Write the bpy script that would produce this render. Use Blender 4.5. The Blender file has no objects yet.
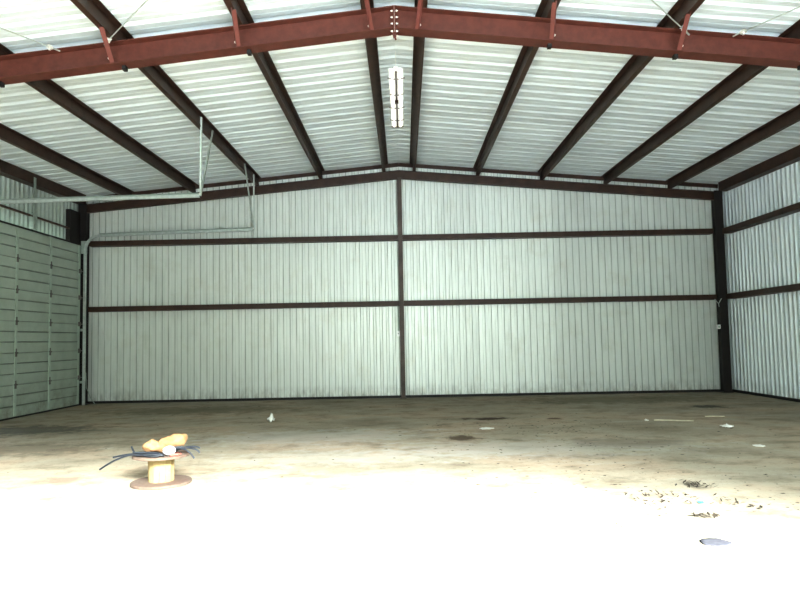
import bpy, math, random
from mathutils import Vector, Matrix, noise

random.seed(7)
S = bpy.context.scene
C = S.collection

# ------------------------------------------------------------------ building dimensions (metres)
FRAME_Y = 7.65        # intermediate frame
BACK_Y = 15.0         # inner face of the end wall steel
SHEET_Y = 15.24       # end wall sheeting
HALF_L, HALF_R = 7.62, 7.72   # side wall sheeting
RIDGE = 5.41          # underside of purlins at the ridge
SLOPE = 0.0903
PURLIN_H = 0.20
PURLIN_X = (0.32, 1.84, 3.37, 4.89, 6.42)
FRONT_Y = -0.25
JAMB_X = 5.35        # edges of the open front bay
JAMB_L = -4.3


def under(x, y=BACK_Y):         # underside of the purlins; the roof gets a touch steeper toward the open front
    return RIDGE - (SLOPE + .0025 * (BACK_Y - y)) * abs(x)


def roof(x, y=BACK_Y):          # underside of the roof sheeting
    return under(x, y) + PURLIN_H + 0.004


# ------------------------------------------------------------------ materials
def new_mat(name):
    m = bpy.data.materials.new(name)
    m.use_nodes = True
    nt = m.node_tree
    b = nt.nodes['Principled BSDF']
    return m, nt, b


def N(nt, t, **kw):
    n = nt.nodes.new(t)
    for k, v in kw.items():
        setattr(n, k, v)
    return n


def ramp(nt, fac, stops):
    r = N(nt, 'ShaderNodeValToRGB')
    el = r.color_ramp.elements
    while len(el) < len(stops):
        el.new(0.5)
    for e, (p, c) in zip(el, stops):
        e.position = p
        e.color = (*c, 1) if len(c) == 3 else c
    nt.links.new(fac, r.inputs[0])
    return r.outputs[0]


def mix(nt, fac, a, b, mode='MIX'):
    n = N(nt, 'ShaderNodeMix', data_type='RGBA', blend_type=mode)
    for sock, v in ((n.inputs[0], fac), (n.inputs[6], a), (n.inputs[7], b)):
        if isinstance(v, (int, float)):
            sock.default_value = v
        elif isinstance(v, tuple):
            sock.default_value = (*v, 1)
        else:
            nt.links.new(v, sock)
    return n.outputs[2]


def math_(nt, op, a, b=None, c=None, clamp=False):
    n = N(nt, 'ShaderNodeMath', operation=op, use_clamp=clamp)
    for i, v in enumerate((a, b, c)):
        if v is None:
            continue
        if isinstance(v, (int, float)):
            n.inputs[i].default_value = v
        else:
            nt.links.new(v, n.inputs[i])
    return n.outputs[0]


def noise_tex(nt, vec, scale, detail=4, rough=0.55):
    n = N(nt, 'ShaderNodeTexNoise')
    n.inputs['Scale'].default_value = scale
    n.inputs['Detail'].default_value = detail
    n.inputs['Roughness'].default_value = rough
    nt.links.new(vec, n.inputs['Vector'])
    return n.outputs[0]


def mapping(nt, vec, scale=(1, 1, 1), loc=(0, 0, 0)):
    n = N(nt, 'ShaderNodeMapping')
    n.inputs['Scale'].default_value = scale
    n.inputs['Location'].default_value = loc
    nt.links.new(vec, n.inputs['Vector'])
    return n.outputs[0]


def obj_co(nt):
    return N(nt, 'ShaderNodeTexCoord').outputs['Object']


def bump(nt, b, h, strength=0.3, dist=0.01):
    n = N(nt, 'ShaderNodeBump')
    n.inputs['Strength'].default_value = strength
    n.inputs['Distance'].default_value = dist
    nt.links.new(h, n.inputs['Height'])
    nt.links.new(n.outputs[0], b.inputs['Normal'])


def simple(name, col, rough=0.6, metal=0.0, vary=0.25, scale=6.0, spec=0.4):
    m, nt, b = new_mat(name)
    co = obj_co(nt)
    f = noise_tex(nt, co, scale, 5)
    lo = tuple(c * (1 - vary) for c in col)
    hi = tuple(min(1, c * (1 + vary)) for c in col)
    nt.links.new(ramp(nt, f, [(0.3, lo), (0.7, hi)]), b.inputs['Base Color'])
    b.inputs['Roughness'].default_value = rough
    b.inputs['Metallic'].default_value = metal
    b.inputs['Specular IOR Level'].default_value = spec
    return m


def sheet_mat(name, col, axis, grime=True, panel=0.914, tint=0.06, ribs=None, gloss=0.0):
    """painted ribbed sheeting: each panel a little different, streaks down the ribs, dirt along the foot"""
    m, nt, b = new_mat(name)
    co = obj_co(nt)
    sep = N(nt, 'ShaderNodeSeparateXYZ')
    nt.links.new(co, sep.inputs[0])
    u = sep.outputs[axis]
    z = sep.outputs[2]
    k = math_(nt, 'FLOOR', math_(nt, 'DIVIDE', u, panel))
    wn = N(nt, 'ShaderNodeTexWhiteNoise', noise_dimensions='1D')
    nt.links.new(k, wn.inputs['W'])
    base = mix(nt, math_(nt, 'MULTIPLY', wn.outputs[0], 1.0), tuple(c * (1 - tint) for c in col), tuple(min(1, c * (1 + tint)) for c in col))
    sc = [1.2, 1.2, 1.2]
    sc[axis] = 9
    st = noise_tex(nt, mapping(nt, co, tuple(sc)), 1.0, 4)
    base = mix(nt, math_(nt, 'MULTIPLY', math_(nt, 'SUBTRACT', st, 0.45, clamp=True), 1.2), base, tuple(c * 0.72 for c in col))
    bl = noise_tex(nt, co, 1.7, 5, 0.65)
    base = mix(nt, math_(nt, 'MULTIPLY', math_(nt, 'SUBTRACT', bl, 0.52, clamp=True), 1.4), base, (col[0] * .72, col[1] * .66, col[2] * .55))
    if ribs:      # crease shade painted into the colour along the rib edges
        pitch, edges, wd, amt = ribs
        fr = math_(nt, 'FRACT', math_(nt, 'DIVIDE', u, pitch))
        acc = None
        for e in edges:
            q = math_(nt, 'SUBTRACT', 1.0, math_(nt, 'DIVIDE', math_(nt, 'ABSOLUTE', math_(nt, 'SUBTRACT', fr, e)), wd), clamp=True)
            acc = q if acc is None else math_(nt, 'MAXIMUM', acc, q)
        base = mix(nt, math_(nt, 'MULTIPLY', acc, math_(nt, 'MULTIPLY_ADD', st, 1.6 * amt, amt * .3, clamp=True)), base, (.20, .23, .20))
    if grime:
        g = math_(nt, 'MULTIPLY_ADD', z, -2.2, 0.75, clamp=True)
        nn = noise_tex(nt, mapping(nt, co, (9, 9, 3)), 1.0, 5, 0.7)
        g = math_(nt, 'MULTIPLY', g, math_(nt, 'MULTIPLY_ADD', nn, 3.2, -1.25, clamp=True))
        base = mix(nt, g, base, (0.10, 0.085, 0.06))
    nt.links.new(base, b.inputs['Base Color'])
    b.inputs['Roughness'].default_value = 0.45
    b.inputs['Specular IOR Level'].default_value = 0.4
    b.inputs['Metallic'].default_value = gloss
    return m


M = {}
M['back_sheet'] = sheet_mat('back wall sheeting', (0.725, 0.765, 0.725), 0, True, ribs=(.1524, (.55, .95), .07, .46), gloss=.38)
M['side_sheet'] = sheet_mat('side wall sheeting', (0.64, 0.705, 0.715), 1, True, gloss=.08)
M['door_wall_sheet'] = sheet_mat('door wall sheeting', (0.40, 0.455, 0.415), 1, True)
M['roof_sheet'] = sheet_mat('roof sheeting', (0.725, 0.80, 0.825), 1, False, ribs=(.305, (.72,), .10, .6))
M['rafter_paint'] = simple('brick red primer', (0.108, 0.033, 0.023), 0.5, 0, 0.22, 9)
M['brace_paint'] = simple('brick red angle', (0.15, 0.05, 0.041), 0.5, 0, 0.15, 9)
M['dark_steel'] = simple('dark brown primer', (0.044, 0.022, 0.014), 0.5, 0, 0.3, 5)
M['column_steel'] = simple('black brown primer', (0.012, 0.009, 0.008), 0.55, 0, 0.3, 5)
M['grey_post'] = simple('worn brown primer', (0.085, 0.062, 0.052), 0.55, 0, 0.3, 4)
M['galv'] = simple('galvanised steel', (0.50, 0.55, 0.52), 0.45, 0.55, 0.15, 14)
M['galv_dull'] = simple('dull galvanised steel', (0.36, 0.42, 0.38), 0.5, 0.35, 0.18, 12)
M['bolt'] = simple('zinc bolts', (0.75, 0.74, 0.68), 0.35, 0.5, 0.1, 20)
M['black_iron'] = simple('black iron', (0.018, 0.016, 0.015), 0.6, 0, 0.2, 8)
M['white_enamel'] = simple('white enamel', (0.88, 0.88, 0.85), 0.35, 0, 0.03, 8)
M['tube_glass'] = simple('lamp tube glass', (0.92, 0.92, 0.90), 0.2, 0, 0.01, 8)
M['tube_glass'].node_tree.nodes['Principled BSDF'].inputs['Emission Color'].default_value = (1, 1, .97, 1)
M['tube_glass'].node_tree.nodes['Principled BSDF'].inputs['Emission Strength'].default_value = 0.8
M['wire'] = simple('grey wire', (0.16, 0.15, 0.14), 0.5, 0.3, 0.1, 20)
M['black_cable'] = simple('black cable sheath', (0.022, 0.026, 0.032), 0.45, 0, 0.3, 18)
M['white_plastic'] = simple('white plastic', (0.50, 0.50, 0.52), 0.45, 0, 0.03, 12)
M['paper'] = simple('white scrap', (0.82, 0.82, 0.76), 0.8, 0, 0.06, 12)
M['pale_wood'] = simple('pale stick', (0.50, 0.46, 0.34), 0.8, 0, 0.15, 12)
M['leaf'] = simple('dry leaves', (0.050, 0.039, 0.027), 0.85, 0, 0.5, 20)
M['rag'] = simple('grey rag', (0.058, 0.057, 0.066), 0.9, 0, 0.2, 20)
M['cyan'] = simple('cyan plastic scrap', (0.10, 0.55, 0.75), 0.4, 0, 0.1, 12)
M['red'] = simple('red plug', (0.55, 0.10, 0.07), 0.5, 0, 0.15, 12)
M['tan'] = simple('tan wrapping', (0.27, 0.16, 0.075), 0.75, 0, 0.30, 14)
M['sign_white'] = simple('switch box grey', (0.90, 0.90, 0.90), 0.4, 0, 0.05, 12)


def door_mat():
    m, nt, b = new_mat('door enamel')
    co = obj_co(nt)
    col = (0.43, 0.50, 0.43)
    bl = noise_tex(nt, co, 2.3, 5, 0.65)
    base = ramp(nt, bl, [(0.3, tuple(c * .82 for c in col)), (0.7, col)])
    sep = N(nt, 'ShaderNodeSeparateXYZ')
    nt.links.new(co, sep.inputs[0])
    g = math_(nt, 'MULTIPLY_ADD', sep.outputs[2], -0.9, 0.75, clamp=True)
    nn = noise_tex(nt, mapping(nt, co, (4, 4, 4)), 1.0, 5, 0.7)
    g = math_(nt, 'MULTIPLY', g, math_(nt, 'MULTIPLY_ADD', nn, 3.0, -1.2, clamp=True))
    base = mix(nt, g, base, (0.13, 0.11, 0.07))
    # shade of the panel grooves and seams, painted into the enamel colour
    fr = math_(nt, 'FRACT', math_(nt, 'DIVIDE', math_(nt, 'SUBTRACT', sep.outputs[2], .03), 3.67 / 6))
    acc = None
    for e, k in ((.0, .45), (1.0, .45), (.34, .85), (.67, .85)):
        q = math_(nt, 'MULTIPLY', math_(nt, 'SUBTRACT', 1.0, math_(nt, 'DIVIDE', math_(nt, 'ABSOLUTE', math_(nt, 'SUBTRACT', fr, e)), .027), clamp=True), k)
        acc = q if acc is None else math_(nt, 'MAXIMUM', acc, q)
    base = mix(nt, math_(nt, 'MULTIPLY', acc, .9), base, (.07, .08, .06))
    nt.links.new(base, b.inputs['Base Color'])
    b.inputs['Roughness'].default_value = 0.5
    return m


M['door'] = door_mat()
M['door_stile'] = simple('door stile enamel', (0.41, 0.49, 0.42), 0.5, 0, 0.1, 6)


def wood_mat(name, col, stain):
    m, nt, b = new_mat(name)
    co = obj_co(nt)
    f = noise_tex(nt, mapping(nt, co, (18, 18, 3)), 1.5, 5)
    base = ramp(nt, f, [(0.3, tuple(c * .7 for c in col)), (0.7, col)])
    f2 = noise_tex(nt, co, 7, 4)
    base = mix(nt, math_(nt, 'MULTIPLY_ADD', f2, 2.5, -1.2, clamp=True), base, stain)
    nt.links.new(base, b.inputs['Base Color'])
    b.inputs['Roughness'].default_value = 0.8
    return m


M['wood_drum'] = wood_mat('spool drum wood', (0.36, 0.275, 0.13), (0.26, 0.115, 0.04))
M['wood_flange'] = wood_mat('spool flange wood', (0.16, 0.115, 0.085), (0.13, 0.075, 0.055))


def floor_mat():
    m, nt, b = new_mat('dusty concrete')
    co = obj_co(nt)
    L = nt.links
    n1 = noise_tex(nt, mapping(nt, co, (0.45, 0.8, 1)), 1.0, 6, 0.6)
    n2 = noise_tex(nt, mapping(nt, co, (1.1, 1.5, 1), (7, 3, 0)), 1.6, 8, 0.72)
    n3 = noise_tex(nt, mapping(nt, co, (1, 1, 1), (2, 9, 0)), 16, 6, 0.75)
    base = ramp(nt, n1, [(0.32, (0.27, 0.238, 0.175)), (0.48, (0.39, 0.345, 0.26)), (0.60, (0.43, 0.345, 0.25)), (0.75, (0.48, 0.44, 0.36))])
    base = mix(nt, math_(nt, 'MULTIPLY_ADD', n2, 5.0, -2.5, clamp=True), base, (0.20, 0.165, 0.115))
    base = mix(nt, math_(nt, 'MULTIPLY_ADD', n2, -3.6, 1.55, clamp=True), base, (0.52, 0.50, 0.44))
    base = mix(nt, math_(nt, 'MULTIPLY_ADD', n3, 4.0, -2.2, clamp=True), base, (0.13, 0.11, 0.085))
    sep = N(nt, 'ShaderNodeSeparateXYZ')
    L.new(co, sep.inputs[0])
    # dried spills and painted pale light: centre x, y, radii
    wob = noise_tex(nt, mapping(nt, co, (2.0, 2.0, 1), (1, 4, 0)), 2.2, 5, 0.7)
    for (cx, cy, rx, ry, col, k) in STAINS_AND_LIGHT:
        dx = math_(nt, 'MULTIPLY', math_(nt, 'SUBTRACT', sep.outputs[0], cx), 1 / rx)
        dy = math_(nt, 'MULTIPLY', math_(nt, 'SUBTRACT', sep.outputs[1], cy), 1 / ry)
        d = math_(nt, 'SQRT', math_(nt, 'ADD', math_(nt, 'MULTIPLY', dx, dx), math_(nt, 'MULTIPLY', dy, dy)))
        d = math_(nt, 'ADD', d, math_(nt, 'MULTIPLY_ADD', wob, 2.4, -1.2))
        f = math_(nt, 'MULTIPLY_ADD', d, -2.2, 2.0, clamp=True)
        base = mix(nt, math_(nt, 'MULTIPLY', f, k), base, col)
    L.new(base, b.inputs['Base Color'])
    b.inputs['Roughness'].default_value = 0.85
    b.inputs['Specular IOR Level'].default_value = 0.2
    bump(nt, b, math_(nt, 'ADD', n2, math_(nt, 'MULTIPLY', n3, 0.4)), 0.35, 0.03)
    return m


STAINS_AND_LIGHT = [(-1.3, 9.3, 2.4, .9, (.52, .50, .45), .45), (1.6, 8.0, 2.8, .8, (.50, .48, .43), .4), (-.6, 7.6, 2.2, .6, (.52, .50, .44), .4),  # pale entries paint extra brightness onto the mid floor, in place of light
          (1.40, 10.95, .55, .22, (.06, .038, .024), .95), (0.82, 8.9, .30, .33, (.09, .06, .035), .9),
          (2.51, 10.8, .20, .14, (.10, .06, .04), .85), (5.70, 12.15, .45, .35, (.06, .055, .05), .85),
          (-6.2, 10.6, 1.5, .8, (.07, .07, .06), .7), (-3.45, 6.6, .28, .25, (.25, .15, .11), .6),
          (-4.2, 13.2, 2.6, 1.0, (.16, .15, .10), .6), (4.6, 13.8, 3.0, 1.0, (.14, .14, .09), .55),
          (-5.0, 8.6, 1.6, .7, (.15, .13, .095), .55), (2.9, 8.3, .9, .45, (.16, .13, .09), .5)]
M['floor'] = floor_mat()
M['ground'] = simple('pale gravel yard', (0.50, 0.50, 0.48), 0.9, 0, 0.15, 2)


# ------------------------------------------------------------------ mesh helpers
class MB:
    def __init__(s):
        s.v, s.f, s.sm = [], [], []

    def add(s, vs, fs, smooth=False):
        o = len(s.v)
        s.v += [tuple(p) for p in vs]
        for f in fs:
            s.f.append([i + o for i in f])
            s.sm.append(smooth)
        return s

    def box(s, lo, hi, mat=None):
        (a, b, c), (d, e, g) = lo, hi
        vs = [Vector(p) for p in ((a, b, c), (d, b, c), (d, e, c), (a, e, c), (a, b, g), (d, b, g), (d, e, g), (a, e, g))]
        if mat:
            vs = [mat @ p for p in vs]
        return s.add(vs, [(0, 3, 2, 1), (4, 5, 6, 7), (0, 1, 5, 4), (1, 2, 6, 5), (2, 3, 7, 6), (3, 0, 4, 7)])

    def bar(s, p, q, w, h, up=(0, 0, 1)):
        """rectangular bar from p to q, w across, h along up"""
        p, q = Vector(p), Vector(q)
        d = (q - p).normalized()
        r = d.cross(Vector(up))
        if r.length < 1e-4:
            r = d.cross(Vector((1, 0, 0)))
        r.normalize()
        u = r.cross(d)
        vs = []
        for e in (p, q):
            for a, b in ((-1, -1), (1, -1), (1, 1), (-1, 1)):
                vs.append(e + r * (a * w / 2) + u * (b * h / 2))
        return s.add(vs, [(0, 1, 2, 3), (7, 6, 5, 4), (0, 4, 5, 1), (1, 5, 6, 2), (2, 6, 7, 3), (3, 7, 4, 0)])

    def extrude(s, prof, A, B, ex, ey, caps=True, smooth=False):
        """closed profile (x,y) swept from point A to point B with axes ex, ey"""
        A, B, ex, ey = Vector(A), Vector(B), Vector(ex), Vector(ey)
        n = len(prof)
        vs = [A + ex * x + ey * y for x, y in prof] + [B + ex * x + ey * y for x, y in prof]
        fs = [(i, (i + 1) % n, (i + 1) % n + n, i + n) for i in range(n)]
        s.add(vs, fs, smooth)
        if caps:
            s.add(vs, [list(range(n))[::-1], list(range(n, 2 * n))])
        return s

    def tube(s, pts, r, n=8, caps=True):
        pts = [Vector(p) for p in pts]
        rs = r if isinstance(r, (list, tuple)) else [r] * len(pts)
        t0 = (pts[1] - pts[0]).normalized()
        ref = Vector((0, 0, 1)) if abs(t0.z) < .9 else Vector((1, 0, 0))
        vs = []
        for i, p in enumerate(pts):
            t = (pts[min(i + 1, len(pts) - 1)] - pts[max(i - 1, 0)]).normalized()
            a = t.cross(ref).normalized()
            b = a.cross(t)
            ref = b
            for k in range(n):
                an = 2 * math.pi * k / n
                vs.append(p + (a * math.cos(an) + b * math.sin(an)) * rs[i])
        fs = []
        for i in range(len(pts) - 1):
            for k in range(n):
                k2 = (k + 1) % n
                fs.append((i * n + k, i * n + k2, (i + 1) * n + k2, (i + 1) * n + k))
        s.add(vs, fs, True)
        if caps:
            m = (len(pts) - 1) * n
            s.add(vs[:n] + vs[m:], [list(range(n)), list(range(2 * n - 1, n - 1, -1))])
        return s

    def lathe(s, prof, c, n=32):
        c = Vector(c)
        vs, fs = [], []
        for r, z in prof:
            for k in range(n):
                a = 2 * math.pi * k / n
                vs.append(c + Vector((r * math.cos(a), r * math.sin(a), z)))
        for i in range(len(prof) - 1):
            for k in range(n):
                k2 = (k + 1) % n
                fs.append((i * n + k, i * n + k2, (i + 1) * n + k2, (i + 1) * n + k))
        fs.append(list(range(n))[::-1])
        m = (len(prof) - 1) * n
        fs.append(list(range(m, m + n)))
        return s.add(vs, fs)

    def build(s, name, mat, parent=None, origin=None, bevel=0):
        me = bpy.data.meshes.new(name)
        o3 = Vector(origin) if origin else Vector((0, 0, 0))
        me.from_pydata([Vector(p) - o3 for p in s.v], [], s.f)
        me.polygons.foreach_set('use_smooth', s.sm)
        me.materials.append(mat)
        me.update()
        o = bpy.data.objects.new(name, me)
        C.objects.link(o)
        if parent:
            o.parent = parent
            o.location = o3 - parent.location
        else:
            o.location = o3
        if bevel:
            b = o.modifiers.new('Bevel', 'BEVEL')
            b.width = bevel
            b.segments = 2
            b.limit_method = 'ANGLE'
        return o


def tag(o, label, cat, group=None, kind=None):
    o['label'] = label
    o['category'] = cat
    if group:
        o['group'] = group
    o['kind'] = kind or 'thing'
    return o


def thing(name, loc, label, cat, group=None):
    o = bpy.data.objects.new(name, None)
    o.empty_display_size = 0.2
    o.location = loc
    C.objects.link(o)
    return tag(o, label, cat, group)


def struct(o):
    o['kind'] = 'structure'
    return o


def ribbed(u0, u1, pitch, prof, f_lo, f_hi, place):
    """ribbed sheet: prof = list of (fraction of pitch, depth); place(u, depth, v) -> point"""
    us = []
    k = math.floor(u0 / pitch)
    while k * pitch < u1:
        for fr, d in prof:
            u = (k + fr) * pitch
            if u0 <= u <= u1:
                us.append((u, d))
        k += 1
    us = [(u0, us[0][1])] + us + [(u1, us[-1][1])]
    vs, fs = [], []
    for u, d in us:
        vs.append(place(u, d, f_lo(u)))
        vs.append(place(u, d, f_hi(u)))
    for i in range(len(us) - 1):
        fs.append((2 * i, 2 * i + 2, 2 * i + 3, 2 * i + 1))
    return MB().add(vs, fs)


WALL_P = [(0.0, 0), (0.50, 0), (0.60, .026), (0.90, .026)]
WALL_PS = [(0.0, 0), (0.40, 0), (0.53, .040), (0.85, .040)]
ROOF_P = [(0.0, 0), (0.30, 0), (0.32, .005), (0.36, .005), (0.38, 0), (0.66, 0), (0.74, .05), (0.86, .05)]

# ------------------------------------------------------------------ setting
fl = MB()
nx, ny = 40, 40
fl.add([(-HALF_L - .1 + i * (HALF_L + HALF_R + .2) / nx, FRONT_Y + j * (SHEET_Y + .1 - FRONT_Y) / ny, 0) for j in range(ny + 1) for i in range(nx + 1)],
       [(j * (nx + 1) + i, j * (nx + 1) + i + 1, (j + 1) * (nx + 1) + i + 1, (j + 1) * (nx + 1) + i) for j in range(ny) for i in range(nx)])
struct(fl.build('floor', M['floor']))
g = MB().add([(-60, -80, -.03), (60, -80, -.03), (60, FRONT_Y, -.03), (-60, FRONT_Y, -.03)], [(0, 1, 2, 3)])
struct(g.build('ground', M['ground']))

# end wall
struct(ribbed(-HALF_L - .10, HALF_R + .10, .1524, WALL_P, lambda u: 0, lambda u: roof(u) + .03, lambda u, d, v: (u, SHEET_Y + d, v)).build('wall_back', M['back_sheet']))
# plain side wall
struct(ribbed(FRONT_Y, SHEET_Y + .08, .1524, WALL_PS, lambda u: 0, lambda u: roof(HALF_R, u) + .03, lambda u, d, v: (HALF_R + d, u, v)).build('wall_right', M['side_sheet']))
# door side wall with the door opening left open
DY0, DY1, DTOP = 11.12, 14.80, 3.70
wl = ribbed(FRONT_Y, SHEET_Y, .1524, WALL_PS, lambda u: DTOP + .02 if DY0 - .02 < u < DY1 - .25 else 0, lambda u: roof(HALF_L, u) + .03,
            lambda u, d, v: (-HALF_L - d, u, v))
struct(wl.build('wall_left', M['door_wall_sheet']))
# roof sheeting, both slopes meeting at the ridge
rf = MB()
for sgn, half in ((-1, HALF_L), (1, HALF_R)):
    p = ribbed(FRONT_Y - .1, SHEET_Y + .1, .305, ROOF_P, lambda u: 0, lambda u: half + .1,
               lambda u, d, v: (sgn * v, u, roof(v, u) + d))
    rf.add(p.v, p.f)
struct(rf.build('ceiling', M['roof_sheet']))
# gable infill over the open front
gb = ribbed(-HALF_L, HALF_R, .1524, WALL_P, lambda u: 4.40, lambda u: roof(u, FRONT_Y) + .03, lambda u, d, v: (u, FRONT_Y - d, v))
jm = ribbed(JAMB_X, HALF_R, .1524, WALL_P, lambda u: 0, lambda u: 4.40, lambda u, d, v: (u, FRONT_Y - d, v))
gb.add(jm.v, jm.f)
jm = ribbed(-HALF_L, JAMB_L, .1524, WALL_P, lambda u: 0, lambda u: 4.40, lambda u, d, v: (u, FRONT_Y - d, v))
gb.add(jm.v, jm.f)
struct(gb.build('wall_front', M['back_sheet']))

# base angles along the feet of the walls
struct(MB().box((-HALF_L, SHEET_Y - .05, 0), (HALF_R, SHEET_Y - .002, .055)).build('baseboard_back', M['black_iron']))
struct(MB().box((HALF_R - .05, 8, 0), (HALF_R - .002, SHEET_Y - .06, .055)).build('baseboard_right', M['black_iron']))
# rake angles where the end wall meets the roof
for i, (sgn, half) in enumerate(((-1, HALF_L), (1, HALF_R))):
    o = MB()
    o.bar((0, SHEET_Y - .02, roof(0) - .047), (sgn * (half - .1), SHEET_Y - .02, roof(half - .1) - .047), .03, .09)
    struct(o.build('trim_%d' % (i + 1), M['dark_steel']))

# ------------------------------------------------------------------ roof purlins
ZP = [(0, 0), (.062, 0), (.080, .012), (.076, .016), (.060, .006), (.006, .006), (.006, .200), (-.062, .200), (-.080, .188), (-.076, .184), (-.060, .194), (0, .194)]
ORD = ['first', 'second', 'third', 'fourth', 'fifth']
for sgn, side in ((-1, 'sectional door side'), (1, 'plain wall side')):
    for i, x in enumerate(PURLIN_X):
        t = math.atan(SLOPE)
        ex = Vector((sgn * math.cos(t), 0, -math.sin(t)))
        ey = Vector((sgn * math.sin(t), 0, math.cos(t)))
        base = Vector((sgn * x, 0, under(x) + .002))
        prof = list(ZP)
        o = MB().extrude(prof, (base.x, FRONT_Y + .02, under(x, FRONT_Y) + .002), (base.x, SHEET_Y - .02, under(x, SHEET_Y) + .002), ex, ey)
        ob = o.build('roof_purlin', M['dark_steel'], None, (base.x, FRONT_Y, base.z))
        extra = {0: ', beside the strip light'}.get(i, '')
        tag(ob, 'dark steel purlin, %s from ridge on the %s%s' % (ORD[i], side, extra), 'purlin', 'roof purlins')
# eave struts at the tops of the side walls
for sgn, half, lab in ((-1, HALF_L, 'dark eave beam along the wall top above the sectional door'), (1, HALF_R, 'dark eave beam along the top of the plain side wall')):
    zt = roof(half - .12) - .012
    x0, x1 = half - .20, half - .012
    pr = [(x0, zt - .21), (x1, zt - .21), (x1, zt), (x0, zt), (x0, zt - .012), (x1 - .012, zt - .012), (x1 - .012, zt - .198), (x0 + .012, zt - .198), (x0 + .012, zt - .16), (x0, zt - .16)]
    pr = [(x0, zt - .22), (x1, zt - .22), (x1, zt - .01), (x0, zt)]
    o = MB().extrude([(sgn * a, b) for a, b in pr], (0, FRONT_Y + .02, roof(half, FRONT_Y) - roof(half)), (0, 14.98, 0), (1, 0, 0), (0, 0, 1))
    tag(o.build('eave_strut', M['dark_steel']), lab, 'beam', 'eave beams')

# ------------------------------------------------------------------ intermediate frame rafters
RD, FW, TF, TW = .275, .20, .012, .012


def rafter(sgn, half, y, depth, fw, name, label, mat, group, front, drop=0.0):
    root = thing(name, (0, y, RIDGE - depth), label, 'rafter', group)
    x0, x1 = sgn * (.018 if front else .0), sgn * (half - .03)

    def strip(z_off0, z_off1, yy0, yy1, nm):
        b = MB()
        vs = []
        for x in (x0, x1):
            for (yy, zz) in ((yy0, z_off0), (yy1, z_off0), (yy1, z_off1), (yy0, z_off1)):
                vs.append((x, y + yy, under(x, y) + zz - drop))
        b.add(vs, [(0, 1, 2, 3), (7, 6, 5, 4), (0, 4, 5, 1), (1, 5, 6, 2), (2, 6, 7, 3), (3, 7, 4, 0)])
        return b.build(nm, mat, root, (0, y, RIDGE - depth))
    strip(-depth + TF, -TF, -TW / 2, TW / 2, 'web')
    strip(-TF - .001, -.001, -fw / 2, fw / 2, 'top_flange')
    strip(-depth, -depth + TF, -fw / 2, fw / 2, 'bottom_flange')
    return root


bolts_y = (-.062, .062)
for sgn, half, side in ((-1, HALF_L, 'sectional door side'), (1, HALF_R, 'plain wall side')):
    rt = rafter(sgn, half, FRAME_Y, RD, FW, 'main_rafter', 'brick red steel I-beam rafter crossing the roof on the %s' % side,
                M['rafter_paint'], 'main roof rafters', True)
    org = tuple(rt.location)
    # end plate of the ridge splice, reaching below the flange
    MB().box((min(sgn * .002, sgn * .018), FRAME_Y - .10, RIDGE - RD - .045), (max(sgn * .002, sgn * .018), FRAME_Y + .10, RIDGE + .0)).build('end_plate', M['rafter_paint'], rt, org)
    for z in (-.05, -.13, -.21, -.305):
        for yy in bolts_y:
            b = MB()
            p = Vector((sgn * .018, FRAME_Y + yy, RIDGE + z))
            b.tube([p, p + Vector((sgn * .018, 0, 0))], .013, 6)
            b.tube([p + Vector((sgn * .02, 0, 0)), p + Vector((sgn * .028, 0, 0))], .008, 8)
            b.build('bolt', M['bolt'], rt, org)
    # purlin clip bolts and brace stubs under the bottom flange
    for x in PURLIN_X[1:4]:
        b = MB()
        b.box((sgn * x + .03, FRAME_Y - .02, under(x, FRAME_Y) - RD - .05), (sgn * x + .075, FRAME_Y + .05, under(x, FRAME_Y) - RD + .002))
        b.build('brace_clip', M['black_iron'], rt, org)

# side columns of the frame
for xc, lab in ((-HALF_L + .13, 'brick red frame column under the main rafter on the sectional door side'), (HALF_R - .13, 'brick red frame column under the main rafter on the plain wall side')):
    zt = under(abs(xc) + .1, FRAME_Y) - RD - .005
    root = thing('frame_column', (xc, FRAME_Y, 0), lab, 'column', 'wall columns')
    c0 = (xc, FRAME_Y, 0)
    MB().box((xc - .11, FRAME_Y - .10, .012), (xc - .098, FRAME_Y + .10, zt)).build('flange', M['rafter_paint'], root, c0)
    MB().box((xc + .098, FRAME_Y - .10, .012), (xc + .11, FRAME_Y + .10, zt)).build('flange', M['rafter_paint'], root, c0)
    MB().box((xc - .10, FRAME_Y - .006, .012), (xc + .10, FRAME_Y + .006, zt)).build('web', M['rafter_paint'], root, c0)
    MB().box((xc - .115, FRAME_Y - .12, 0), (xc + .115, FRAME_Y + .12, .014)).build('base_plate', M['rafter_paint'], root, c0)

# flange braces from purlins down to the bottom flange
for sgn, side in ((-1, 'sectional door side'), (1, 'plain wall side')):
    for i, x in enumerate(PURLIN_X[:4]):
        X = sgn * (x + (-.05 if i == 0 else .05))
        pb = Vector((X, FRAME_Y - .106, under(x, FRAME_Y) - RD + .004))
        pt = Vector((sgn * (x - .0), FRAME_Y - .50, under(x, FRAME_Y - .5) - .025))
        root = thing('flange_brace', tuple(pb), 'red angle brace between main rafter and %s purlin from the ridge, %s' % (ORD[i], side), 'brace', 'flange braces on the main rafter')
        b = MB()
        d = (pt - pb).normalized()
        b.bar(pb, pt, .052, .006, up=(0, -1, 1))
        b.bar(pb + Vector((.023 * sgn, -.02, .02)), pt + Vector((.023 * sgn, -.02, .02)), .006, .045, up=(0, -1, 1))
        b.build('angle_bar', M['brace_paint'], root, tuple(pb))
        h = MB()
        q = pb + Vector((.04 * sgn, .01, .05))
        h.tube([q, q + Vector((0, -.016, 0))], .013, 6)
        h.build('bolt', M['bolt'], root, tuple(pb))

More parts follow.
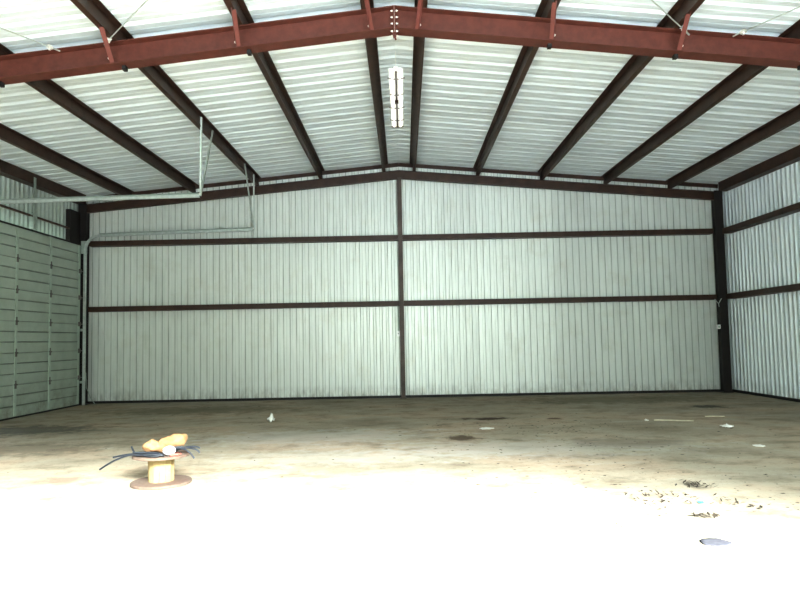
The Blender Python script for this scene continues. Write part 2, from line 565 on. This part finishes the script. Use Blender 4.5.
# hanging bracket under the ridge splice
br = MB()
zb = RIDGE - RD - .045
br.bar((0, FRAME_Y - .06, zb + .006), (0, FRAME_Y - .06, zb - .05), .045, .012, up=(0, 1, 0))
br.bar((.0, FRAME_Y - .06, zb - .045), (.014, FRAME_Y - .06, zb - .095), .022, .012, up=(0, 1, 0))
br.tube([(-.03, FRAME_Y - .075, zb - .035), (.03, FRAME_Y - .075, zb - .035)], .008, 6)
tag(br.build('ridge_bracket', M['rafter_paint']), 'small rusty bracket hanging under the ridge joint of the main rafter', 'bracket')

# cable bracing in the front bay, clamped to the rafter web
def brace_cable(web, far, label):
    web, far = Vector(web), Vector(far)
    d = (far - web).normalized()
    clampp = web + d * .14
    root = thing('bracing_cable', tuple(web), label, 'cable', 'roof bracing cables')
    MB().tube([clampp, far], .0075, 8).build('cable', M['galv'], root, tuple(web))
    e = MB()
    e.tube([web, clampp], .011, 8)
    e.build('eye_bolt', M['galv'], root, tuple(web))
    k = MB()
    k.tube([clampp - d * .03, clampp + d * .03], .026, 8)
    k.tube([clampp + Vector((0, 0, -.04)), clampp + Vector((0, 0, .03))], .014, 6)
    k.build('clamp', M['bolt'], root, tuple(web))


CABLES = [((-3.54, 7.59, 5.02), (-.52, 4.72, 5.37), 'thin steel bracing cable from rafter rising toward the ridge, sectional door side'),
          ((-4.08, 7.59, 4.95), (-5.26, 4.80, 4.75), 'thin steel bracing cable from rafter running out over the sectional door side'),
          ((3.57, 7.59, 4.98), (.55, 4.72, 5.33), 'thin steel bracing cable from rafter rising toward the ridge, plain wall side'),
          ((4.10, 7.59, 4.95), (5.28, 4.80, 4.75), 'thin steel bracing cable from rafter running out toward the plain wall')]
for a, b_, lab in CABLES:
    brace_cable(a, b_, lab)

# ------------------------------------------------------------------ end wall steel
for sgn, half, side in ((-1, HALF_L, 'sectional door side'), (1, HALF_R, 'plain wall side')):
    rafter(sgn, half - .05, BACK_Y + .09, .20, .10, 'end_rafter', 'dark brown sloping rafter at top of back wall, %s' % side, M['dark_steel'], 'end wall rafters', False, .02)


def h_column(name, cx, cy, w, d, top, mat, label):
    b = MB()
    b.box((cx - w / 2, cy - d / 2, .012), (cx + w / 2, cy - d / 2 + .012, top))
    b.box((cx - w / 2, cy + d / 2 - .012, .012), (cx + w / 2, cy + d / 2, top))
    b.box((cx - .006, cy - d / 2 + .01, .012), (cx + .006, cy + d / 2 - .01, top))
    root = thing(name, (cx, cy, 0), label, 'column', 'wall columns')
    b.build('shaft', mat, root, (cx, cy, 0))
    MB().box((cx - w / 2 - .02, cy - d / 2 - .02, 0), (cx + w / 2 + .02, cy + d / 2 + .02, .014)).build('base_plate', mat, root, (cx, cy, 0))
    return root


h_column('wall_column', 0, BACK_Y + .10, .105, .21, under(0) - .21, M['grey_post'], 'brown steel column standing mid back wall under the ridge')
# corner columns: closed toward the room
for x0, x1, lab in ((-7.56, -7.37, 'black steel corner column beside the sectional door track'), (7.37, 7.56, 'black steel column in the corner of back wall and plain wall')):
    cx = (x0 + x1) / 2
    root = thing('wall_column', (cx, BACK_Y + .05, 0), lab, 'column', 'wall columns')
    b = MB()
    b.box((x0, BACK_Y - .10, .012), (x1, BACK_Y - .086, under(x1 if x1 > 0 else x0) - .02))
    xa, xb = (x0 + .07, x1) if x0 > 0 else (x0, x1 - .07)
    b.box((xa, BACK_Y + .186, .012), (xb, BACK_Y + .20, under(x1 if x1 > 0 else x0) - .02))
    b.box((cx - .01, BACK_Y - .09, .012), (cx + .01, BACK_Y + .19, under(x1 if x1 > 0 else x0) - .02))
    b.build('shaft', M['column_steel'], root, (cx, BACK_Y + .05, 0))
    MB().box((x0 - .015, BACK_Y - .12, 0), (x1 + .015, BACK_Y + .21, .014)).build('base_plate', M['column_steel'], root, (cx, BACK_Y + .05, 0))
# jamb post on the door side
jp = MB()
jp.box((-7.60, 14.42, .0), (-7.50, 14.84, under(7.5) - .25))
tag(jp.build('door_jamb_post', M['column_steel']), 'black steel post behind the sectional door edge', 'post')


def c_girt(a, b, wall_dir, label, mat, group):
    """channel girt between a and b, its web laid flat, the lipped face toward the room"""
    a, b = Vector(a), Vector(b)
    w = Vector(wall_dir)
    h = .118
    prof = [(0, -h / 2), (.205, -h / 2), (.205, -h / 2 + .008), (.008, -h / 2 + .008), (.008, h / 2 - .03), (.205, h / 2 - .03), (.205, h / 2), (0, h / 2)]
    prof = [(x, z) for x, z in prof]
    o = MB().extrude(prof, a, b, w, (0, 0, 1))
    tag(o.build('wall_girt', mat, None, tuple(a)), label, 'girt', group)


G1, G2 = 2.2145, 3.7694
for x0, x1, side in ((-7.36, -.053, 'sectional door half'), (.053, 7.36, 'plain wall half')):
    c_girt((x0, BACK_Y, G1), (x1, BACK_Y, G1), (0, 1, 0), 'lower dark horizontal girt on back wall, %s' % side, M['dark_steel'], 'wall girts')
    c_girt((x0, BACK_Y, G2), (x1, BACK_Y, G2), (0, 1, 0), 'upper dark horizontal girt on back wall, %s' % side, M['dark_steel'], 'wall girts')
c_girt((7.508, 7.80, G1), (7.508, 14.88, G1), (1, 0, 0), 'lower dark horizontal girt on the plain side wall', M['dark_steel'], 'wall girts')
c_girt((7.508, 7.80, G2 - .05), (7.508, 14.88, G2 - .03), (1, 0, 0), 'upper dark horizontal girt on the plain side wall', M['dark_steel'], 'wall girts')

# ------------------------------------------------------------------ sectional door
DX = -7.445                      # room face of the door
door = thing('sectional_door', (DX, (DY0 + DY1) / 2, 0), 'pale green sectional overhead door, closed, with grooved panels and stiles', 'door')
dorg = tuple(door.location)
NS = 6
sh = (DTOP - .03) / NS
for k in range(NS):
    z0 = .03 + k * sh
    prof = [(0, 0.004), (0, .19 * sh)]
    pts = [(-.02, z0), (0, z0 + .004)]
    for gfr in (.34, .67):
        gz = z0 + gfr * sh
        pts += [(0, gz - .013), (-.032, gz - .009), (-.032, gz + .009), (0, gz + .013)]
    pts += [(0, z0 + sh - .010), (-.020, z0 + sh - .006), (-.020, z0 + sh), (-.05, z0 + sh), (-.05, z0)]
    o = MB().extrude(pts, (DX, DY0, 0), (DX, DY1, 0), (1, 0, 0), (0, 0, 1))
    o.build('door_panel', M['door'], door, dorg)
MB().box((DX - .045, DY0, 0), (DX - .005, DY1, .032)).build('bottom_seal', M['black_iron'], door, dorg)
STILES = (11.17, 12.35, 13.54, 14.74)
for y in STILES:
    MB().box((DX, y - .035, .05), (DX + .014, y + .035, DTOP - .01)).build('stile', M['door_stile'], door, dorg)
for k in range(1, NS):
    z = .03 + k * sh
    for y in STILES[1:3]:
        b = MB()
        b.box((DX + .012, y - .03, z - .075), (DX + .020, y + .03, z + .02))
        b.tube([(DX + .026, y - .035, z), (DX + .026, y + .035, z)], .014, 8)
        b.box((DX + .012, y - .014, z + .0), (DX + .024, y + .014, z + .08))
        b.build('hinge', M['wire'], door, dorg)
    b = MB()
    b.box((DX + .012, 14.70, z - .05), (DX + .03, 14.79, z + .05))
    b.tube([(DX + .04, 14.74, z), (DX + .04, 14.86, z)], .008, 8)
    b.build('roller_bracket', M['wire'], door, dorg)

# door header angle
tag(MB().box((DX - .07, DY0 - .1, DTOP), (DX - .005, DY1 - .0, DTOP + .035)).build('door_header', M['black_iron']), 'thin dark angle along the top of the sectional door', 'header')

# tracks: up the jamb, round the bend, out over the floor
def door_track(y, x_end, z_h, z_end, label, thick):
    root = thing('door_track', (DX + .05, y, 0), label, 'track', 'sectional door tracks')
    org = tuple(root.location)
    x0, R = DX + .075, .34
    path = [(x0, 0.0), (x0, z_h - R)]
    for k in range(1, 9):
        a = math.pi / 2 * k / 8
        path.append((x0 + R - R * math.cos(a), z_h - R + R * math.sin(a)))
    path.append((x_end, z_end))
    b = MB()
    w, d, th = thick, .045, .006
    # C profile swept along the path
    prof = [(-w / 2, 0), (w / 2, 0), (w / 2, -d), (w / 2 - .012, -d), (w / 2 - .012, -d + th), (w / 2 - th, -d + th), (w / 2 - th, -th), (-w / 2 + th, -th), (-w / 2 + th, -d + th), (-w / 2 + .012, -d + th), (-w / 2 + .012, -d), (-w / 2, -d)]
    rings = []
    for i, (x, z) in enumerate(path):
        p0 = Vector(path[max(i - 1, 0)])
        p1 = Vector(path[min(i + 1, len(path) - 1)])
        t = (p1 - p0).normalized()
        nrm = Vector((-t.y, t.x))
        rings.append([(x + nrm.x * a, y - bb, z + nrm.y * a) for a, bb in prof])
    if True:
        n = len(prof)
        vs = [p for r in rings for p in r]
        fs = []
        for i in range(len(rings) - 1):
            for k in range(n):
                k2 = (k + 1) % n
                fs.append((i * n + k, i * n + k2, (i + 1) * n + k2, (i + 1) * n + k))
        fs.append(list(range(n))[::-1])
        fs.append(list(range((len(rings) - 1) * n, len(rings) * n)))
        b.add(vs, fs)
    b.build('rail', M['galv'], root, org)
    a = MB()
    a.bar((x0 + R, y + .03, z_h + .015), (x_end, y + .03, z_end + .015), .006, .07)
    a.bar((x0 + R, y + .008, z_h + .048), (x_end, y + .008, z_end + .048), .05, .006)
    a.build('stiffener_angle', M['galv_dull'], root, org)
    for za, zb_, xr in ((z_h - .42, z_h - .12, .05), (.5, .56, .03), (1.7, 1.76, .03)):
        MB().box((x0 - .09, y + .004, za), (x0 + xr, y + .010, zb_)).build('jamb_bracket', M['galv_dull'], root, org)
    return root


door_track(14.84, -3.42, 3.93, 4.00, 'galvanised overhead door track in front of the back wall', .055)
door_track(11.06, -3.49, 3.90, 3.94, 'galvanised overhead door track farther from the back wall', .05)


def hanger(p_low, tops, label):
    root = thing('track_hanger', p_low, label, 'hanger', 'door track hangers')
    for t in tops:
        b = MB()
        t = Vector(t)
        l = Vector(p_low)
        b.bar(l, t, .028, .005, up=(0, 1, 0))
        b.bar(l + Vector((.012, .014, 0)), t + Vector((.012, .014, 0)), .005, .028, up=(0, 1, 0))
        b.build('angle_strut', M['galv'], root, p_low)
    k = MB()
    q = Vector(p_low) + Vector((0, -.02, .03))
    k.tube([q, q + Vector((0, -.02, 0))], .016, 6)
    k.build('bolt', M['bolt'], root, p_low)


hanger((-3.46, 11.03, 3.93), [(-3.355, 10.75, under(3.37, 11) + .16), (-3.355, 11.40, under(3.37, 11) + .14)], 'pair of thin angle struts holding the door track away from back wall')
hanger((-3.41, 14.80, 3.98), [(-3.355, 13.75, under(3.37, 13.7) + .16), (-3.355, 14.60, under(3.37) + .14)], 'pair of thin angle struts holding the door track near back wall')

# torsion spring shaft over the door
ts = thing('torsion_shaft', (-7.50, 12.96, 4.03), 'dark spring shaft running above the sectional door', 'shaft')
torg = tuple(ts.location)
MB().tube([(-7.50, 10.9, 4.03), (-7.50, 14.40, 4.03)], .016, 8).build('shaft', M['grey_post'], ts, torg)
for ya, yb in ((11.5, 12.85), (13.07, 14.3)):
    b = MB()
    n = 60
    pts = []
    b.tube([(-7.50, ya + (yb - ya) * i / n, 4.03) for i in range(n + 1)], [.026 if i % 2 else .022 for i in range(n + 1)], 10)
    b.build('spring', M['dark_steel'], ts, torg)
b = MB()
b.box((-7.56, 12.945, 3.78), (-7.42, 12.975, 4.09))
b.build('center_bracket', M['galv_dull'], ts, torg)
st = MB()
st.box((-7.405, 12.80, 3.74), (-7.395, 12.88, 4.80))
st.box((-7.44, 12.872, 3.74), (-7.395, 12.88, 4.80))
tag(st.build('spring_support_strut', M['galv_dull']), 'vertical grey strut above the middle of the sectional door', 'strut')

# ------------------------------------------------------------------ strip light under the ridge
LY0, LY1, LZ = 8.90, 11.38, 5.19
lf = thing('strip_light', (0, (LY0 + LY1) / 2, LZ), 'long white fluorescent strip light hung along the ridge', 'ceiling light')
lorg = tuple(lf.location)
hw = .105
pr = [(-hw, 0), (-hw + .004, 0), (-.085, .022), (.085, .022), (hw - .004, 0), (hw, 0), (.087, .027), (.03, .027), (.03, .045), (-.03, .045), (-.03, .027), (-.087, .027)]
MB().extrude(pr, (0, LY0, LZ), (0, LY1, LZ), (1, 0, 0), (0, 0, 1)).build('reflector', M['white_enamel'], lf, lorg)
for x in (-.055, .055):
    for a, b_ in ((LY0 + .03, (LY0 + LY1) / 2 - .02), ((LY0 + LY1) / 2 + .02, LY1 - .03)):
        MB().tube([(x, a, LZ + .004), (x, b_, LZ + .004)], .017, 12).build('lamp_tube', M['tube_glass'], lf, lorg)
b = MB()
b.box((-.011, LY0 + .05, LZ - .012), (.011, LY1 - .04, LZ + .0))
b.box((-.028, (LY0 + LY1) / 2 - .07, LZ - .02), (.028, (LY0 + LY1) / 2 + .03, LZ + .002))
b.build('center_channel', M['dark_steel'], lf, lorg)
for fr, ww in ((.12, .125), (.37, .105), (.60, .125), (.84, .12), (.985, .115)):
    y = LY0 + fr * (LY1 - LY0)
    MB().tube([(-ww, y, LZ + .004), (-ww * .5, y, LZ - .014), (0, y, LZ - .018), (ww * .5, y, LZ - .014), (ww, y, LZ + .004)], .008, 6).build('guard_wire', M['wire'], lf, lorg)
MB().box((-.10, LY1 - .004, LZ - .005), (.10, LY1 + .006, LZ + .03)).build('end_cap', M['pale_wood'], lf, lorg)
for y in (LY0 + .35, LY1 - .35):
    MB().tube([(0, y, LZ + .045), (0, y, roof(0) - .0)], .004, 6).build('hanger_rod', M['white_enamel'], lf, lorg)

# ------------------------------------------------------------------ small fittings on the end wall
sw = thing('switch_box', (-.085, BACK_Y + .03, 1.46), 'small white switch box on the column mid back wall', 'switch box')
so = tuple(sw.location)
MB().box((-.115, BACK_Y + .0, 1.44), (-.053, BACK_Y + .06, 1.57)).build('box', M['sign_white'], sw, so, .004)
MB().box((-.10, BACK_Y - .012, 1.49), (-.075, BACK_Y + .002, 1.52)).build('toggle', M['galv_dull'], sw, so)
cd = MB()
cd.tube([(-.09, BACK_Y + .03, 1.572), (-.09, BACK_Y + .03, G1 - .06)], .011, 8)
cd.build('conduit', M['galv_dull'], sw, so)
ob = thing('outlet_box', (7.33, BACK_Y - .08, 1.50), 'small pale outlet box on the corner column by the plain wall', 'outlet box')
oo = tuple(ob.location)
MB().box((7.29, BACK_Y - .11, 1.47), (7.362, BACK_Y - .04, 1.565)).build('box', M['sign_white'], ob, oo, .004)
MB().box((7.305, BACK_Y - .118, 1.49), (7.345, BACK_Y - .108, 1.545)).build('cover_plate', M['galv_dull'], ob, oo)
wt = MB()
wt.tube([(7.25, BACK_Y - .12, 2.16), (7.33, BACK_Y - .125, 2.05), (7.41, BACK_Y - .115, 2.17)], .011, 6)
wt.tube([(7.33, BACK_Y - .125, 2.05), (7.345, BACK_Y - .12, 1.98)], .008, 6)
tag(wt.build('wire_tie', M['galv']), 'short bent pale wire hooked on the corner column by the plain wall', 'wire')
dc = MB()
dc.tube([(-7.33, BACK_Y - .13, .75), (-7.31, BACK_Y - .13, .4), (-7.22, BACK_Y - .12, .16), (-7.12, BACK_Y - .1, .012)], .008, 6)
tag(dc.build('pull_cord', M['galv_dull']), 'thin grey cord sagging to floor beside the sectional door track', 'cord')

# ------------------------------------------------------------------ cable spool and what lies on it
SX, SY = -2.36, 6.36
sp = thing('cable_spool', (SX, SY, 0), 'wooden cable spool standing on end on the floor', 'cable spool')
spo = tuple(sp.location)
MB().lathe([(.275, .0), (.285, .005), (.285, .026), (.275, .031)], (SX, SY, 0), 40).build('lower_flange', M['wood_flange'], sp, spo)
MB().lathe([(.255, .262), (.268, .266), (.268, .286), (.258, .292)], (SX, SY, 0), 40).build('upper_flange', M['wood_flange'], sp, spo)
dr = MB()
vs, fs = [], []
n = 14
prof = []
for k in range(n):
    for off in (.03, .97):
        a = 2 * math.pi * (k + off) / n
        prof.append((.122 * math.cos(a), .122 * math.sin(a)))
    a = 2 * math.pi * (k + 1) / n
    prof.append((.117 * math.cos(a), .117 * math.sin(a)))
dr.extrude(prof, (SX, SY, .031), (SX, SY, .262), (1, 0, 0), (0, 1, 0))
dr.build('drum', M['wood_drum'], sp, spo)


def lump(name, mat, axis_pts, radii, n=18, wob=.2, freq=14, label='', cat='', seed=0.0, squash=1.0):
    m = MB()
    P = [Vector(p) for p in axis_pts]
    # resample
    pts, rs = [], []
    K = 5
    for i in range(len(P) - 1):
        for k in range(K):
            t = k / K
            p0, p1, p2, p3 = P[max(i - 1, 0)], P[i], P[i + 1], P[min(i + 2, len(P) - 1)]
            q = .5 * ((2 * p1) + (p2 - p0) * t + (2 * p0 - 5 * p1 + 4 * p2 - p3) * t * t + (3 * p1 - p0 - 3 * p2 + p3) * t ** 3)
            pts.append(q)
            rs.append(radii[i] * (1 - t) + radii[i + 1] * t)
    pts.append(P[-1])
    rs.append(radii[-1])
    m.tube(pts, rs, n)
    c = sum((Vector(v) for v in m.v), Vector()) / len(m.v)
    out = []
    for v in m.v:
        v = Vector(v)
        w = noise.noise(v * freq + Vector((seed, 0, 0))) + .5 * noise.noise(v * freq * 2.3 + Vector((0, seed, 0)))
        # push away from the axis
        near = min(pts, key=lambda q: (q - v).length)
        d = v - near
        v = near + d * (1 + wob * w)
        v.z = c.z + (v.z - c.z) * squash
        out.append(tuple(v))
    m.v = out
    return tag(m.build(name, mat, None, (c.x, c.y, min(v[2] for v in out))), label, cat)


Z0 = .292
lump('tan_bundle', M['tan'], [(SX - .165, SY - .02, Z0 + .062), (SX - .14, SY - .02, Z0 + .066), (SX - .08, SY - .01, Z0 + .072), (SX - .01, SY + .0, Z0 + .060), (SX + .02, SY + .02, Z0 + .085),
                              (SX + .08, SY + .04, Z0 + .098), (SX + .15, SY + .06, Z0 + .115), (SX + .205, SY + .07, Z0 + .135), (SX + .222, SY + .07, Z0 + .140)],
     [.022, .055, .062, .050, .056, .068, .062, .050, .018], 20, .42, 17, 'crumpled tan bundle with a pinched middle lying on the cable spool', 'bundle', 3.1)
bl = MB()
ring = []
for i in range(1, 12):
    a = math.pi * i / 12
    ring.append((.062 * math.sin(a), -.046 * math.cos(a)))
bl.lathe(ring, (SX + .125, SY - .13, Z0 + .046), 20)
bl.sm = [True] * len(bl.sm)
tag(bl.build('white_ball', M['white_plastic'], None, (SX + .125, SY - .13, Z0)), 'white rounded lump in front of the tan bundle on the spool', 'ball')
pg = MB()
pg.tube([(SX + .155, SY - .19, Z0 + .012), (SX + .225, SY - .16, Z0 + .016)], [.011, .014], 8)
pg.tube([(SX + .225, SY - .16, Z0 + .016), (SX + .245, SY - .15, Z0 + .018)], [.008, .006], 8)
tag(pg.build('red_plug', M['red'], None, (SX + .155, SY - .19, Z0)), 'small reddish plug beside the white lump on the spool', 'plug')


def smooth_path(P, K=6):
    P = [Vector(p) for p in P]
    out = []
    for i in range(len(P) - 1):
        for k in range(K):
            t = k / K
            p0, p1, p2, p3 = P[max(i - 1, 0)], P[i], P[i + 1], P[min(i + 2, len(P) - 1)]
            out.append(.5 * ((2 * p1) + (p2 - p0) * t + (2 * p0 - 5 * p1 + 4 * p2 - p3) * t * t + (3 * p1 - p0 - 3 * p2 + p3) * t ** 3))
    out.append(P[-1])
    return out


CB = [([(SX + .10, SY - .20, Z0 + .012), (SX - .05, SY - .20, Z0 + .014), (SX - .22, SY - .18, Z0 + .02), (SX - .38, SY - .17, Z0 - .03), (SX - .53, SY - .16, Z0 - .115)], 'black cable drooping lowest off the edge of the spool'),
      ([(SX + .02, SY - .17, Z0 + .015), (SX - .12, SY - .16, Z0 + .02), (SX - .26, SY - .13, Z0 + .018), (SX - .42, SY - .12, Z0 - .01)], 'shorter black cable sticking out flat above the drooping one'),
      ([(SX + .06, SY - .225, Z0 + .012), (SX + .0, SY - .235, Z0 + .012), (SX - .10, SY - .21, Z0 + .022), (SX - .20, SY - .15, Z0 + .04), (SX - .25, SY - .10, Z0 + .085)], 'black cable curling up behind the end of the tan bundle'),
      ([(SX + .08, SY - .17, Z0 + .05), (SX + .18, SY - .08, Z0 + .07), (SX + .27, SY - .06, Z0 + .06), (SX + .36, SY - .07, Z0 + .045), (SX + .40, SY - .07, Z0 + .01)], 'black cable with bent tip sticking out past the white lump'),
      ([(SX + .16, SY - .07, Z0 + .05), (SX + .25, SY - .09, Z0 + .055), (SX + .32, SY - .10, Z0 + .01), (SX + .36, SY - .11, Z0 - .035)], 'black cable drooping beside the white lump'),
      ([(SX + .15, SY - .04, Z0 + .03), (SX + .25, SY - .03, Z0 + .06), (SX + .34, SY - .03, Z0 + .065), (SX + .39, SY - .03, Z0 + .05)], 'uppermost black cable stub beside the white lump'),
      ([(SX - .20, SY - .19, Z0 + .045), (SX - .08, SY - .19, Z0 + .042), (SX + .04, SY - .20, Z0 + .036), (SX + .09, SY - .21, Z0 + .014), (SX - .02, SY - .225, Z0 + .03), (SX - .16, SY - .20, Z0 + .016)], 'looped black cable lying across the front of the spool top')]
for P, lab in CB:
    m = MB().tube(smooth_path(P), .009, 8)
    tag(m.build('black_cable', M['black_cable'], None, P[0]), lab, 'cable', 'cables on the spool')

# ------------------------------------------------------------------ litter on the floor
def scrap(x, y, w, d, h, mat, name, label, cat, seed, rot=0.0, group=None, n=7):
    """thin crumpled sheet lying on the floor"""
    m = MB()
    vs, fs = [], []
    cr, sr = math.cos(rot), math.sin(rot)
    for j in range(n):
        for i in range(n):
            u, v = i / (n - 1) * 2 - 1, j / (n - 1) * 2 - 1
            k = math.sqrt(max(1 - .5 * v * v, .1))
            k2 = math.sqrt(max(1 - .5 * u * u, .1))
            q = Vector((u * 2 + seed, v * 2, seed))
            jx, jy = .18 * noise.noise(q * 1.3), .18 * noise.noise(q * 1.3 + Vector((5, 5, 5)))
            px, py = (u * k + jx) * w / 2, (v * k2 + jy) * d / 2
            hz = .004 + h * max(0, .5 + .9 * noise.noise(q * 1.1 + Vector((9, 1, 3)))) * (1 - .6 * max(abs(u), abs(v)))
            vs.append((x + px * cr - py * sr, y + px * sr + py * cr, hz))
    for j in range(n - 1):
        for i in range(n - 1):
            fs.append((j * n + i, j * n + i + 1, (j + 1) * n + i + 1, (j + 1) * n + i))
    m.add(vs, fs, True)
    o = m.build(name, mat, None, (x, y, 0))
    so_ = o.modifiers.new('Solidify', 'SOLIDIFY')
    so_.thickness = .004
    so_.offset = -1
    return tag(o, label, cat, group)


scrap(-2.26, 11.07, .13, .16, .16, M['paper'], 'paper_scrap', 'crumpled white paper scrap on floor between spool and back wall', 'paper', 1.3, .5, 'paper scraps')
scrap(1.26, 9.75, .22, .20, .02, M['paper'], 'paper_scrap', 'flat white paper scrap between the two dark floor stains', 'paper', 2.7, .1, 'paper scraps')
scrap(4.72, 9.48, .19, .18, .05, M['paper'], 'paper_scrap', 'creased white paper scrap on floor toward the plain wall', 'paper', 4.1, .7, 'paper scraps')
scrap(4.28, 7.83, .13, .16, .015, M['paper'], 'paper_scrap', 'small flat pale scrap nearest the plain wall side foreground', 'paper', 5.9, .0, 'paper scraps')
scrap(3.86, 10.3, .06, .10, .04, M['paper'], 'paper_scrap', 'tiny white scrap at the end of the long pale stick', 'paper', 6.3, .0, 'paper scraps')
scrap(2.04, 4.27, .19, .17, .012, M['rag'], 'grey_rag', 'flat grey purple rag on the bright floor', 'rag', 8.2, .1)
scrap(2.40, 5.26, .035, .06, .03, M['cyan'], 'plastic_scrap', 'tiny cyan plastic scrap among the dry twigs', 'plastic scrap', 9.9, .6)
for a, b, r, lab in (((3.98, 10.30, .012), (4.52, 10.12, .012), .012, 'long pale stick lying on floor'), ((4.95, 10.65, .01), (5.25, 10.62, .01), .010, 'short pale stick lying behind the longer stick')):
    m = MB()
    A, B = Vector(a), Vector(b)
    m.tube([A, A.lerp(B, .3) + Vector((0, .015, .0)), A.lerp(B, .7) + Vector((0, -.01, 0)), B], [r, r * .95, r * .9, r * .6], 7)
    tag(m.build('stick', M['pale_wood'], None, a), lab, 'stick', 'sticks on the floor')


def leaf_clump(x, y, n, spread, label, seed, long=.09):
    rnd = random.Random(seed)
    m = MB()
    for _ in range(n):
        a = rnd.uniform(0, 6.28)
        px, py = x + rnd.gauss(0, spread), y + rnd.gauss(0, spread * 1.2)
        L, W = rnd.uniform(.4, 1) * long, rnd.uniform(.012, .028)
        d = Vector((math.cos(a), math.sin(a), 0))
        s = Vector((-d.y, d.x, 0))
        p = Vector((px, py, rnd.uniform(.004, .012)))
        lift = Vector((0, 0, rnd.uniform(.002, .028)))
        m.add([p - d * L / 2, p - s * W / 2 + lift * .6, p + d * L / 2 + lift, p + s * W / 2 + lift * .4], [(0, 1, 2, 3)])
    return tag(m.build('leaf_clump', M['leaf'], None, (x, y, 0)), label, 'leaves', 'dry leaf clumps', 'stuff')


leaf_clump(2.62, 5.86, 44, .06, 'dense clump of dry leaves behind the other twigs', 1)
leaf_clump(2.25, 4.88, 16, .035, 'star shaped clump of dry twigs nearest the grey rag', 2, .14)
leaf_clump(2.12, 5.40, 60, .13, 'loose row of dry leaf bits beside the twig clumps', 3, .05)
leaf_clump(2.60, 5.20, 36, .11, 'scattered dry leaves by the cyan scrap', 4, .07)

# grit, pebbles and leaf bits nobody could count
rnd = random.Random(11)
m = MB()
for _ in range(560):
    if rnd.random() < .75:
        t = rnd.random()
        x, y = rnd.gauss(1.2 + 1.9 * rnd.random(), 1.0), rnd.uniform(4.6, 10.5)
        if x < .2 and rnd.random() < .7:
            x = rnd.uniform(.2, 4.5)
    else:
        x, y = rnd.uniform(-5.5, 6.5), rnd.uniform(4.5, 14)
    r = rnd.uniform(.004, .017) * (.5 + y / 14)
    if abs(x - SX) < .6 and abs(y - SY) < .6:
        continue
    k = rnd.randint(5, 7)
    a0 = rnd.random() * 6
    st_ = rnd.uniform(.5, 1.8)
    ring = [(x + r * st_ * math.cos(a0 + 6.283 * i / k) * rnd.uniform(.7, 1.2), y + r * math.sin(a0 + 6.283 * i / k) * rnd.uniform(.7, 1.2), .001) for i in range(k)]
    m.add(ring + [(x, y, .001 + r * .25)], [(i, (i + 1) % k, k) for i in range(k)])
o = m.build('floor_grit', M['leaf'])
o['kind'] = 'stuff'
o['label'] = 'dark grit and leaf bits strewn over the concrete floor'
o['category'] = 'grit'

# ------------------------------------------------------------------ light
W = bpy.data.worlds.new('World')
S.world = W
W.use_nodes = True
nt = W.node_tree
bg = nt.nodes['Background']
tc = N(nt, 'ShaderNodeTexCoord')
sp_ = N(nt, 'ShaderNodeSeparateXYZ')
nt.links.new(tc.outputs['Generated'], sp_.inputs[0])
sky = ramp(nt, math_(nt, 'MULTIPLY_ADD', sp_.outputs[2], .5, .5), [(.49, (.25, .27, .22)), (.50, (.20, .24, .18)), (.58, (.45, .50, .46)), (.62, (.86, .95, 1.0)), (1.0, (.62, .80, 1.0))])
nt.links.new(sky, bg.inputs['Color'])
SKY, SUN, EXPO = 8.6, 32.0, 1.0
bg.inputs['Strength'].default_value = SKY

sl = bpy.data.lights.new('Sun', 'SUN')
sl.energy = SUN
sl.angle = math.radians(24.0)
sl.color = (.94, .985, 1.0)
so2 = bpy.data.objects.new('Sun', sl)
C.objects.link(so2)
so2.rotation_euler = Vector((-.51, .86, -.64)).to_track_quat('-Z', 'Y').to_euler()

pl = bpy.data.lights.new('SkyPortal', 'AREA')
pl.shape = 'RECTANGLE'
pl.size = JAMB_X - JAMB_L
pl.size_y = 4.40
pl.cycles.is_portal = True
po = bpy.data.objects.new('SkyPortal', pl)
C.objects.link(po)
po.location = ((JAMB_X + JAMB_L) / 2, FRONT_Y - .06, 2.20)
po.rotation_euler = (math.radians(90), 0, 0)

# ------------------------------------------------------------------ camera
p, yw, r = .0623, -.0051, -.0196
cp, sp1, cy, sy, cr, sr = math.cos(p), math.sin(p), math.cos(yw), math.sin(yw), math.cos(r), math.sin(r)
fwd = Vector((sy * cp, cy * cp, sp1))
rt = Vector((cy, -sy, 0))
up = rt.cross(fwd)
Rv = rt * cr + up * sr
Uv = -rt * sr + up * cr
cam = bpy.data.cameras.new('Camera')
cam.sensor_width = 36
cam.lens = 642 / 800 * 36
cam.clip_end = 300
co_ = bpy.data.objects.new('Camera', cam)
C.objects.link(co_)
mw = Matrix((Rv, Uv, -fwd)).transposed().to_4x4()
mw.translation = Vector((.0413, 0, 1.3546))
co_.matrix_world = mw
S.camera = co_

S.view_settings.view_transform = 'Standard'
S.view_settings.look = 'None'
S.view_settings.exposure = EXPO
S.view_settings.gamma = 0.84
S.cycles.use_denoising = True
S.cycles.max_bounces = 10
S.cycles.diffuse_bounces = 8
S.cycles.caustics_reflective = False
S.cycles.caustics_refractive = False
